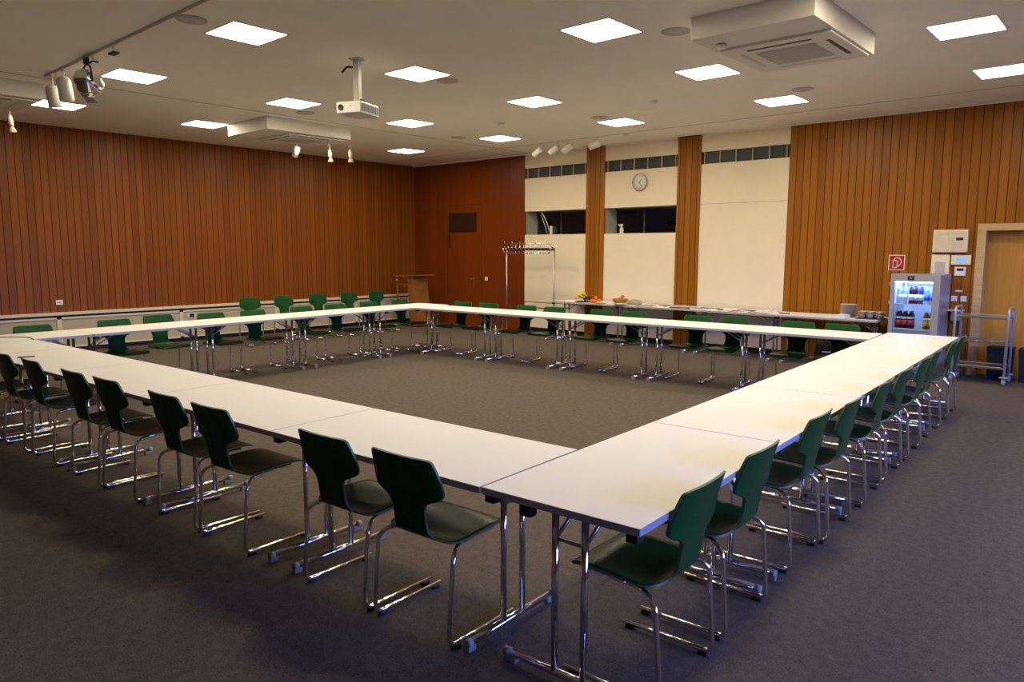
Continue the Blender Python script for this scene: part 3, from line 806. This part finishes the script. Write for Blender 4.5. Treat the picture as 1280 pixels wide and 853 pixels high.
for k in range(12):
    x = -.55 + k * .1
    bm = nb()
    add_tube(bm, fillet([(x, -.02, 1.68), (x, -.10, 1.66), (x, -.12, 1.72)], .03), .005, 6)
    add_tube(bm, fillet([(x, .02, 1.68), (x, .10, 1.70), (x, .11, 1.76)], .03), .005, 6)
    add_tube(bm, [(x, -.11, 1.59), (x, -.135, 1.63)], .005, 6)
    if k % 2 == 0: add_tube(bm, [(x, -.11, 1.775), (x, -.12, 1.82)], .006, 6)
    obj('hook', bm, M['chrome'], t)

# ------------------------------------------------------------------ lectern
t = thing('lectern', 'wooden lectern with slanted top standing in the far left corner', 'lectern', (-12.28, 10.55, 0))
bm = nb()
add_box(bm, -.36, .42, -.25, .25, 0, .022)
for v in bm.verts: v.co = Matrix.Rotation(rad(-2.5), 3, 'Y') @ v.co; v.co += Vector((0, 0, 1.085))
obj('desk_top', bm, M['beech'], t)
bm = nb(); add_box(bm, -.33, .33, -.22, .22, .02, .05, .004); obj('base', bm, M['beech'], t)
bm = nb()
v = [bm.verts.new(p) for p in ((.10, -.2, .05), (.36, -.2, .05), (.21, -.2, 1.10), (.03, -.2, 1.07), (.10, .2, .05), (.36, .2, .05), (.21, .2, 1.10), (.03, .2, 1.07))]
for f in ((0, 1, 2, 3), (7, 6, 5, 4), (0, 4, 5, 1), (1, 5, 6, 2), (2, 6, 7, 3), (3, 7, 4, 0)): bm.faces.new([v[i] for i in f])
obj('front_box', bm, M['beech'], t)
bm = nb(); add_box(bm, -.30, .08, -.19, .19, .955 - .06, .975 - .06); obj('shelf', bm, M['beech'], t)
for y in (-.2, .2):
    bm = nb(); add_box(bm, -.315, -.285, y - .015, y + .015, .05, 1.045); obj('post', bm, M['beech'], t)
    bm = nb(); add_lathe(bm, [(0, 0), (.02, 0), (.02, .008), (0, .008)], 14, center=(-.3, y - .016 if y < 0 else y - .016, 1.0), mat=RX); obj('bolt_cap', bm, M['whitep'], t)

# ------------------------------------------------------------------ fridge with drinks
FX0, FX1, FY0, FY1, FZ = -2.745, -2.155, 10.70, 11.30, 1.352
t = thing('drinks_fridge', 'silver glass-door drinks fridge with lit interior against the wooden wall', 'fridge', (FX0, FY0, 0))
W_ = FX1 - FX0; D_ = FY1 - FY0
bm = nb()
add_box(bm, 0, .05, .06, D_, .02, FZ, .006); add_box(bm, W_ - .05, W_, .06, D_, .02, FZ, .006)
add_box(bm, .05, W_ - .05, D_ - .05, D_, .02, FZ); add_box(bm, .05, W_ - .05, .06, D_, 1.26, FZ); add_box(bm, .05, W_ - .05, .06, D_, .02, .16)
obj('body', bm, M['fridge'], t)
bm = nb()
add_box(bm, .05, .055, .065, D_ - .05, .16, 1.26); add_box(bm, W_ - .055, W_ - .05, .065, D_ - .05, .16, 1.26); add_box(bm, .055, W_ - .055, D_ - .056, D_ - .05, .16, 1.26)
obj('liner', bm, M['fridgein'], t)
for s in ((.04, .1), (W_ - .04, .1), (.04, D_ - .06), (W_ - .04, D_ - .06)):
    bm = nb(); add_lathe(bm, [(.02, 0), (.02, .03)], 12, center=(s[0], s[1], 0)); obj('foot', bm, M['black'], t)
bm = nb()
add_box(bm, 0, .052, 0, .055, .02, FZ, .005); add_box(bm, W_ - .085, W_, 0, .055, .02, FZ, .005)
add_box(bm, .052, W_ - .085, 0, .055, 1.252, FZ, .003); add_box(bm, .052, W_ - .085, 0, .055, .02, .16, .003)
dr = obj('door', bm, M['fridge'], t)
bm = nb(); add_box(bm, .052, W_ - .085, .022, .027, .16, 1.252); obj('door_glass', bm, M['glass'], dr)
bm = nb(); add_box(bm, .205, .285, -.004, .002, 1.275, 1.33, .003); obj('display', bm, M['black'], dr)
bm = nb(); add_box(bm, .232, .258, -.006, -.003, 1.292, 1.312); obj('display_window', bm, M['greyp'], dr)
bm = nb(); add_box(bm, -.012, .002, .0, .05, .95, .99, .003); add_box(bm, -.012, .002, .0, .05, 1.2, 1.24, .003); obj('hinge', bm, M['fridge'], dr)
bm = nb(); add_box(bm, .06, W_ - .09, .07, .11, 1.240, 1.258); obj('lamp', bm, M['fridgelight'], t)
SH = (.945, .615, .36)
for z in SH:
    bm = nb()
    for q in range(17): add_box(bm, .060 + q * .0287, .064 + q * .0287, .078, D_ - .058, z + .001, z + .006)
    for yy in (.2, .35, .5): add_box(bm, .056, W_ - .056, yy, yy + .006, z - .004, z + .001)
    add_box(bm, .056, W_ - .056, .068, .078, z - .004, z + .014, .002)
    obj('shelf', bm, M['whitep'], t)
def bottle(name, label, x, y, z, r, h, body, band, capc, grp, neck=.35, band2=None):
    o = thing(name, label, 'bottle', (x, y, z), 0, grp)
    bm = nb(); add_lathe(bm, [(0, 0), (r * .9, 0), (r, .01), (r, h * .68), (r * .92, h * .76), (r * neck, h * .90), (r * neck, h * .95), (0, h * .95)], 16); obj('bottle_body', bm, body, o)
    bm = nb(); add_lathe(bm, [(r * 1.01, h * .2), (r * 1.02, h * .2), (r * 1.02, h * .5), (r * 1.01, h * .5)], 16); obj('bottle_label', bm, band, o)
    if band2:
        bm = nb(); add_lathe(bm, [(r * 1.01, h * .56), (r * 1.02, h * .56), (r * 1.02, h * .68), (r * 1.01, h * .68)], 16); obj('bottle_label', bm, band2, o)
    bm = nb(); add_lathe(bm, [(0, h * .93), (r * .42, h * .93), (r * .42, h), (0, h)], 12); obj('cap', bm, capc, o)
    return o
clear = principled('pale bottle plastic', (.55, .72, .85), .15, trans=.55, spec=.6)
dred = principled('dark red drink', (.06, .008, .02), .2, noise=.1); cola = principled('dark drink', (.006, .006, .010), .15, noise=.1)
blueb = principled('blue drink', (.02, .04, .30), .2, noise=.1); juice = principled('brown juice', (.16, .06, .01), .3, noise=.1)
lblw = principled('white label', (.7, .72, .75), .5); lblr = principled('red label', (.45, .04, .06), .5); lbly = principled('yellow label', (.55, .48, .03), .5); lblb = principled('blue label', (.05, .12, .5), .5)
z1 = SH[0] + .0065; z2 = SH[1] + .0065
row1 = [(.095, clear, lblw, lblw, 'clear bottle at the left end of the upper fridge shelf'), (.158, clear, lblw, lblw, 'clear bottle second from left on the upper fridge shelf'),
        (.232, dred, lblw, lblr, 'dark red bottle, left one on the upper fridge shelf'), (.290, dred, lblw, lblr, 'dark red bottle beside the blue one on the upper fridge shelf'), (.350, blueb, lblw, blueb, 'blue bottle on the upper fridge shelf'),
        (.415, clear, lblb, blueb, 'clear bottle with blue cap right of the blue bottle in the fridge'), (.475, clear, lblb, blueb, 'clear bottle with blue cap at the right end of the upper fridge shelf')]
for dx, b_, l_, c_, lab in row1:
    bottle('drink_bottle', lab, FX0 + dx, FY0 + .13, z1, .029, .262, b_, l_, c_, 'drinks in the fridge')
for rw, yy in enumerate((.135, .215)):
    for k, dx in enumerate((.094, .166, .238)):
        bottle('drink_bottle', 'dark bottle with red label, %s from the left in the %s row, lower fridge shelf' % (ORD[k], ('front', 'back')[rw]), FX0 + dx, FY0 + yy, z2, .0345, .235, cola, lblr, lblr, 'drinks in the fridge', .5, lblw)
    for k, dx in enumerate((.418, .478)):
        bottle('drink_bottle', '%s juice bottle with yellow label in the %s row of the fridge' % (('left', 'right')[k], ('front', 'back')[rw]), FX0 + dx, FY0 + yy, z2, .0285, .225, juice, lbly, dred, 'drinks in the fridge', .55, lblw)
# small box on the wall beside the fridge
t = thing('wall_basket', 'small grey plastic box with a flat white lid beside the fridge', 'box', (-2.06, YB, .86))
bm = nb(); add_box(bm, -.055, .055, -.13, 0, -.13, 0, .008); obj('box_body', bm, M['greyp'], t)
bm = nb(); add_box(bm, -.13, .08, -.17, 0, 0, .012, .003); obj('lid', bm, M['whitep'], t)

# ------------------------------------------------------------------ trolley
t = thing('trolley', 'grey tubular shelf trolley on castors in front of the door', 'trolley', (-1.675, 10.88, 0))
hx, hy = .285, .19
for s in (-1, 1):
    x = s * hx
    bm = nb(); add_tube(bm, fillet([(x, -hy, .10), (x, -hy, .955), (x, hy, .955), (x, hy, .10)], .075, 7), .016, 12); obj('end_frame', bm, M['tubegrey'], t)
for z in (.84, .535, .215):
    bm = nb()
    add_box(bm, -hx + .01, hx - .01, -hy + .012, hy - .012, z - .004, z + .004)
    for y in (-hy + .008, hy - .008): add_box(bm, -hx, hx, y - .01, y + .01, z - .018, z + .012, .003)
    for x in (-hx + .012, hx - .012): add_box(bm, x - .008, x + .008, -hy, hy, z - .018, z + .012, .003)
    obj('shelf', bm, M['darkchrome'], t)
for sx in (-1, 1):
    for sy in (-1, 1):
        x, y = sx * hx, sy * hy
        bm = nb()
        add_lathe(bm, [(0, .098), (.05, .098), (.055, .106), (.02, .115), (0, .115)], 16, center=(x, y, 0))
        add_box(bm, x - .022, x - .017, y - .02, y + .025, .03, .09); add_box(bm, x + .017, x + .022, y - .02, y + .025, .03, .09)
        cs = obj('castor', bm, M['greyp'], t)
        bm = nb(); add_lathe(bm, [(0, -.016), (.043, -.016), (.048, -.010), (.048, .010), (.043, .016), (0, .016)], 20, center=(x, y + .01, .048), mat=Matrix.Rotation(rad(90), 4, 'Y')); obj('wheel', bm, M['greyp'], cs)
# dark bins in front of the door
for i, (x0, x1, lab) in enumerate(((-1.655, -1.375, 'left dark plastic bin behind the trolley'), (-1.31, -1.0, 'right dark plastic bin cut by the right edge of the photo'))):
    t = thing('bin', lab, 'bin', ((x0 + x1) / 2, 11.23, 0)); w = (x1 - x0) / 2
    bm = nb()
    vs = add_box(bm, -w, w, -.11, .11, 0, .40)
    for v in bm.verts:
        if v.co.z < .1: v.co.x *= .86; v.co.y *= .86
    obj('bin_body', bm, M['bin'], t)
    bm = nb(); add_box(bm, -w - .005, w + .005, -.115, .115, .40, .43, .008); obj('lid', bm, M['bin'], t)
# backpack on the floor
t = thing('backpack', 'black backpack on the floor behind the back row chairs at right', 'bag', (-3.27, 9.95, 0), rad(20))
bm = nb(); add_box(bm, -.17, .17, -.11, .11, 0, .46, .05)
for v in bm.verts: v.co.x *= 1 - .18 * (v.co.z / .46) ** 2
obj('bag_body', bm, M['cloth'], t, smooth=True)
bm = nb(); add_box(bm, -.13, .13, -.155, -.09, .03, .26, .03); pk = obj('front_pocket', bm, M['cloth'], t, smooth=True)
bm = nb(); add_tube(bm, fillet([(-.05, 0, .45), (-.04, 0, .51), (.04, 0, .51), (.05, 0, .45)], .03), .009); obj('handle', bm, M['cloth'], t)
bm = nb(); add_box(bm, -.06, .06, -.118, -.108, .33, .345); obj('buckle', bm, M['greyp'], t)

# ------------------------------------------------------------------ buffet
BZ = .72
plate_bm = lambda r, h=.014: [(0, 0), (r * .55, 0), (r * .62, .003), (r * .95, h), (r, h + .001), (r * .93, h - .001), (r * .6, .006), (0, .006)]
china = principled('white china', (.80, .78, .74), .25, noise=.01)
def dish(name, label, x, y, z, r, cat='plate', group=None, mat=None, h=.014):
    bm = nb(); add_lathe(bm, plate_bm(r, h), 28); return tag(obj(name, bm, mat or china, loc=(x, y, z)), label, cat, group)
dish('dark_tray', 'round dark tray under the bananas on the buffet', -7.86, 10.78, BZ, .16, 'tray', mat=M['grille'])
banana = principled('banana skin', (.72, .52, .02), .45, noise=.15, nscale=40); grape = principled('dark grape skin', (.035, .006, .015), .3, noise=.2)
orange = principled('orange peel', (.75, .16, .015), .5, noise=.08, nscale=60, bump=.2); melon = principled('pale melon', (.72, .68, .28), .5, noise=.1, nscale=20)
pastry = principled('baked crust', (.50, .17, .03), .55, noise=.3, nscale=25); wicker = principled('brown wicker', (.40, .20, .07), .7, noise=.3, nscale=60); loafm = principled('greyish bread crust', (.36, .28, .17), .8, noise=.25, nscale=30)
wh = ['front', 'left', 'middle', 'right', 'top']
for k in range(5):
    bm = nb(); pts = [(.10 * math.sin(a), .0, .045 * math.cos(a * 1.6)) for a in [rad(-52 + 13 * q) for q in range(9)]]
    rs = [.007, .018, .022, .023, .023, .023, .022, .017, .007]
    add_tube(bm, pts, .018, 10)
    for i_, v in enumerate(bm.verts):
        ring = i_ // 10; c = Vector(pts[ring]); v.co = c + (v.co - c) * (rs[ring] / .018)
    o = obj('banana', bm, banana, loc=(-7.97 + .035 * (k % 3) , 10.72 + .035 * k, BZ + .045 + .034 * (k % 3)), rotz=rad(-20 + 14 * k))
    tag(o, 'yellow banana in the bunch at the left end of the buffet', 'banana', 'bananas on the buffet')
for k in range(16):
    a = k * 2.4; rr = .015 + .013 * math.sqrt(k)
    bm = nb(); bmesh.ops.create_uvsphere(bm, u_segments=10, v_segments=8, radius=.017)
    o = obj('grape', bm, grape, loc=(-7.78 + rr * math.cos(a) * 1.1, 10.80 + rr * math.sin(a), BZ + .03 + .02 * (3 - k // 5)), smooth=True)
    tag(o, 'dark grape in the heap between the bananas and oranges', 'grape', 'dark grapes on the buffet')
op = [(-7.64, 10.74, 0), (-7.57, 10.72, 0), (-7.50, 10.75, 0), (-7.60, 10.80, 0), (-7.53, 10.80, 0), (-7.575, 10.76, .052)]
for k, (x, y, z) in enumerate(op):
    bm = nb(); bmesh.ops.create_uvsphere(bm, u_segments=16, v_segments=10, radius=.037)
    for v in bm.verts: v.co.z *= .93
    o = obj('orange', bm, orange, loc=(x, y, BZ + .034 + z), smooth=True)
    tag(o, 'small orange in the pile right of the dark grapes' if k < 5 else 'small orange on top of the pile right of the grapes', 'orange', 'oranges on the buffet' if k < 5 else None)
dish('cheese_plate', 'white plate with pale slices in front of the oranges', -7.42, 10.70, BZ, .11)
dish('cheese_plate', 'white plate with pale slices beneath the bread basket', -6.98, 10.68, BZ, .15)
for (cx, n_, w_) in ((-7.42, 6, 'in front of the oranges'), (-6.98, 8, 'beneath the bread basket')):
    for k in range(n_):
        bm = nb(); a = 2 * PI * k / n_
        add_box(bm, -.035, .035, -.02, .02, 0, .010, .003)
        o = obj('cheese_slice', bm, melon, loc=(cx + .055 * math.cos(a), (10.70 if cx < -7.2 else 10.68) + .055 * math.sin(a), BZ + .010 + .005 * (k % 2)), rotz=a + .4)
        tag(o, 'pale yellow slice on the white plate ' + w_, 'cheese slice', 'pale slices ' + w_)
# basket with rolls
t = thing('bread_basket', 'brown wicker basket of reddish rolls on the buffet', 'basket', (-7.17, 10.93, BZ))
bm = nb(); add_lathe(bm, [(0, 0), (.09, 0), (.11, .02), (.145, .075), (.15, .08), (.14, .082), (.105, .03), (.085, .012), (0, .012)], 28); obj('basket_bowl', bm, wicker, t)
for k, (x, y, z) in enumerate([(-.075, 0, .07), (-.02, -.072, .07), (.062, -.045, .07), (.075, .035, .07), (-.005, .068, .075), (0, -.005, .085), (.03, .03, .125)]):
    bm = nb(); bmesh.ops.create_uvsphere(bm, u_segments=14, v_segments=8, radius=.036)
    for v in bm.verts: v.co.z *= .65; v.co.x *= 1.1
    o = obj('bread_roll', bm, pastry, loc=(-7.17 + x, 10.93 + y, BZ + z), rotz=k, smooth=True)
    tag(o, 'reddish brown roll in the wicker basket on the buffet', 'bread roll', 'rolls in the basket')
bm = nb(); bmesh.ops.create_uvsphere(bm, u_segments=20, v_segments=12, radius=1)
for v in bm.verts: v.co = Vector((v.co.x * .15, v.co.y * .06, max(v.co.z, -.6) * .055))
tag(obj('bread_loaf', bm, loafm, loc=(-6.84, 10.88, BZ + .034), smooth=True), 'long greyish loaf of bread right of the wicker basket', 'bread')
# flyers and cards spread over the buffet
cols = [principled('printed card %d' % i, c, .45, noise=.35, nscale=28) for i, c in enumerate(((.72, .66, .58), (.35, .12, .07), (.60, .58, .54), (.10, .09, .11), (.60, .42, .28), (.82, .78, .72)))]
rnd = random.Random(3)
n = 0
xs = -6.60
while xs < -4.32:
    for row in range(3):
        x = xs + rnd.uniform(-.02, .02); y = 10.70 + row * .2 + rnd.uniform(-.03, .03)
        mi = rnd.choice([0, 2, 5, 5, 1, 3, 3, 4]); h = .003 + .003 * rnd.random() + (.012 if rnd.random() < .25 else 0)
        t = bpy.data.objects
        bm = nb(); add_box(bm, -.072, .072, -.05, .05, 0, h)
        o = obj('card', bm, cols[mi], loc=(x, y, BZ), rotz=rnd.uniform(-.25, .25))
        tag(o, 'small printed card lying flat among the spread on the buffet', 'card', 'cards spread on the buffet')
        n += 1
    xs += .165
bm = nb(); bmesh.ops.create_uvsphere(bm, u_segments=12, v_segments=8, radius=1)
for v in bm.verts: v.co = Vector((v.co.x * .05, v.co.y * .03, max(v.co.z, -.3) * .018))
tag(obj('glasses_case', bm, M['black'], loc=(-5.72, 10.68, BZ + .0055), smooth=True), 'small dark oval object among the cards in front of the second pillar', 'case')
bm = nb(); add_tube(bm, [(.075 * math.cos(a), .045 * math.sin(a), .008 + .004 * math.sin(3 * a)) for a in [k * PI / 10 for k in range(20)]], .008)
tag(obj('wire_coil', bm, principled('brown cord', (.25, .10, .05), .6), loc=(-4.2, 10.82, BZ)), 'brown coiled cord at the right end of the spread cards', 'cord')
# plates, trays
pm = nb(); add_lathe(pm, [(0, 0), (.065, 0), (.075, .002), (.116, .012), (.118, .0125), (.110, .0125), (.072, .005), (0, .005)], 32)
p0_ = tag(obj('stacked_plate', pm, china, loc=(-3.33, 10.95, BZ)), '', 'plate', 'tall plate stack')
NP = 15
for k in range(NP):
    o = p0_ if k == 0 else p0_.copy()
    if k: C.objects.link(o)
    o.location = (-3.33 + rnd.uniform(-.002, .002), 10.95, BZ + k * .0122)
    o['label'] = 'white plate in the tall stack on the buffet near the fridge'
bm = nb(); add_box(bm, -.13, .13, -.10, .10, 0, .035, .004); add_box(bm, .005, .125, -.095, .095, .035, .05, .003)
tag(obj('napkin_pack', bm, principled('napkins', (.78, .74, .70), .7, noise=.06, nscale=18), loc=(-3.40, 10.72, BZ)), 'low white pack of napkins in front of the plate stack', 'napkins')
sm = principled('glazed tray', (.34, .30, .25), .4, noise=.2, nscale=25)
q0 = None
bm = nb(); add_box(bm, -.17, .17, -.14, .14, 0, .012, .003)
tag(obj('dark_tray', bm, M['grille'], loc=(-3.0, 10.86, BZ)), 'dark flat tray under the stack of glass bowls', 'tray')
bm = nb(); add_lathe(bm, [(0, 0), (.03, 0), (.05, .028), (.053, .03), (.048, .03), (.028, .006), (0, .006)], 18)
g0 = obj('glass_bowl', bm, principled('cloudy glass', (.52, .47, .40), .3, noise=.1), loc=(0, 0, 0)); first = True
for ix in range(3):
    for iy in range(2):
        for k in range(3):
            o = g0 if first else g0.copy()
            if not first: C.objects.link(o)
            first = False
            o.location = (-3.108 + ix * .108, 10.80 + iy * .115, BZ + .0125 + k * .0305)
            tag(o, 'small cloudy glass bowl stacked on the dark tray by the fridge', 'bowl', 'stacked glass bowls on the tray')

# ------------------------------------------------------------------ light and camera
w = bpy.data.worlds.new('dusk_sky'); bpy.context.scene.world = w; w.use_nodes = True
nt = w.node_tree; bg = nt.nodes['Background']; bg.inputs[1].default_value = 15
tc = nt.nodes.new('ShaderNodeTexCoord'); sp_ = nt.nodes.new('ShaderNodeSeparateXYZ'); nt.links.new(tc.outputs['Generated'], sp_.inputs[0])
mr = nt.nodes.new('ShaderNodeMapRange'); mr.inputs['From Min'].default_value = -.02; mr.inputs['From Max'].default_value = .12
nt.links.new(sp_.outputs['Z'], mr.inputs['Value'])
mx = nt.nodes.new('ShaderNodeMix'); mx.data_type = 'RGBA'; nt.links.new(mr.outputs[0], mx.inputs['Factor'])
mx.inputs['A'].default_value = (.010, .009, .008, 1); mx.inputs['B'].default_value = (.19, .30, 1.0, 1)
nt.links.new(mx.outputs['Result'], bg.inputs[0])

cam = bpy.data.cameras.new('camera'); co = bpy.data.objects.new('camera', cam); C.objects.link(co)
R = Vector((.74675771, .66508961, .00295399)); U = Vector((-.08414569, .09007054, .99237432)); F = Vector((-.65975179, .74131174, -.1232253))
m = Matrix(((R.x, U.x, -F.x, 0), (R.y, U.y, -F.y, 0), (R.z, U.z, -F.z, 0), (0, 0, 0, 1)))
m.translation = Vector((0, 0, 1.6512479))
co.matrix_world = m
cam.sensor_width = 36; cam.lens = 914.8165 * 36 / 1280; cam.clip_start = .05
bpy.context.scene.camera = co
s = bpy.context.scene
s.view_settings.view_transform = 'Standard'; s.view_settings.look = 'None'; s.view_settings.gamma = 1
s.view_settings.use_curve_mapping = False
s.view_settings.exposure = .52
s.cycles.use_light_tree = True
s.cycles.max_bounces = 8
s.cycles.diffuse_bounces = 6
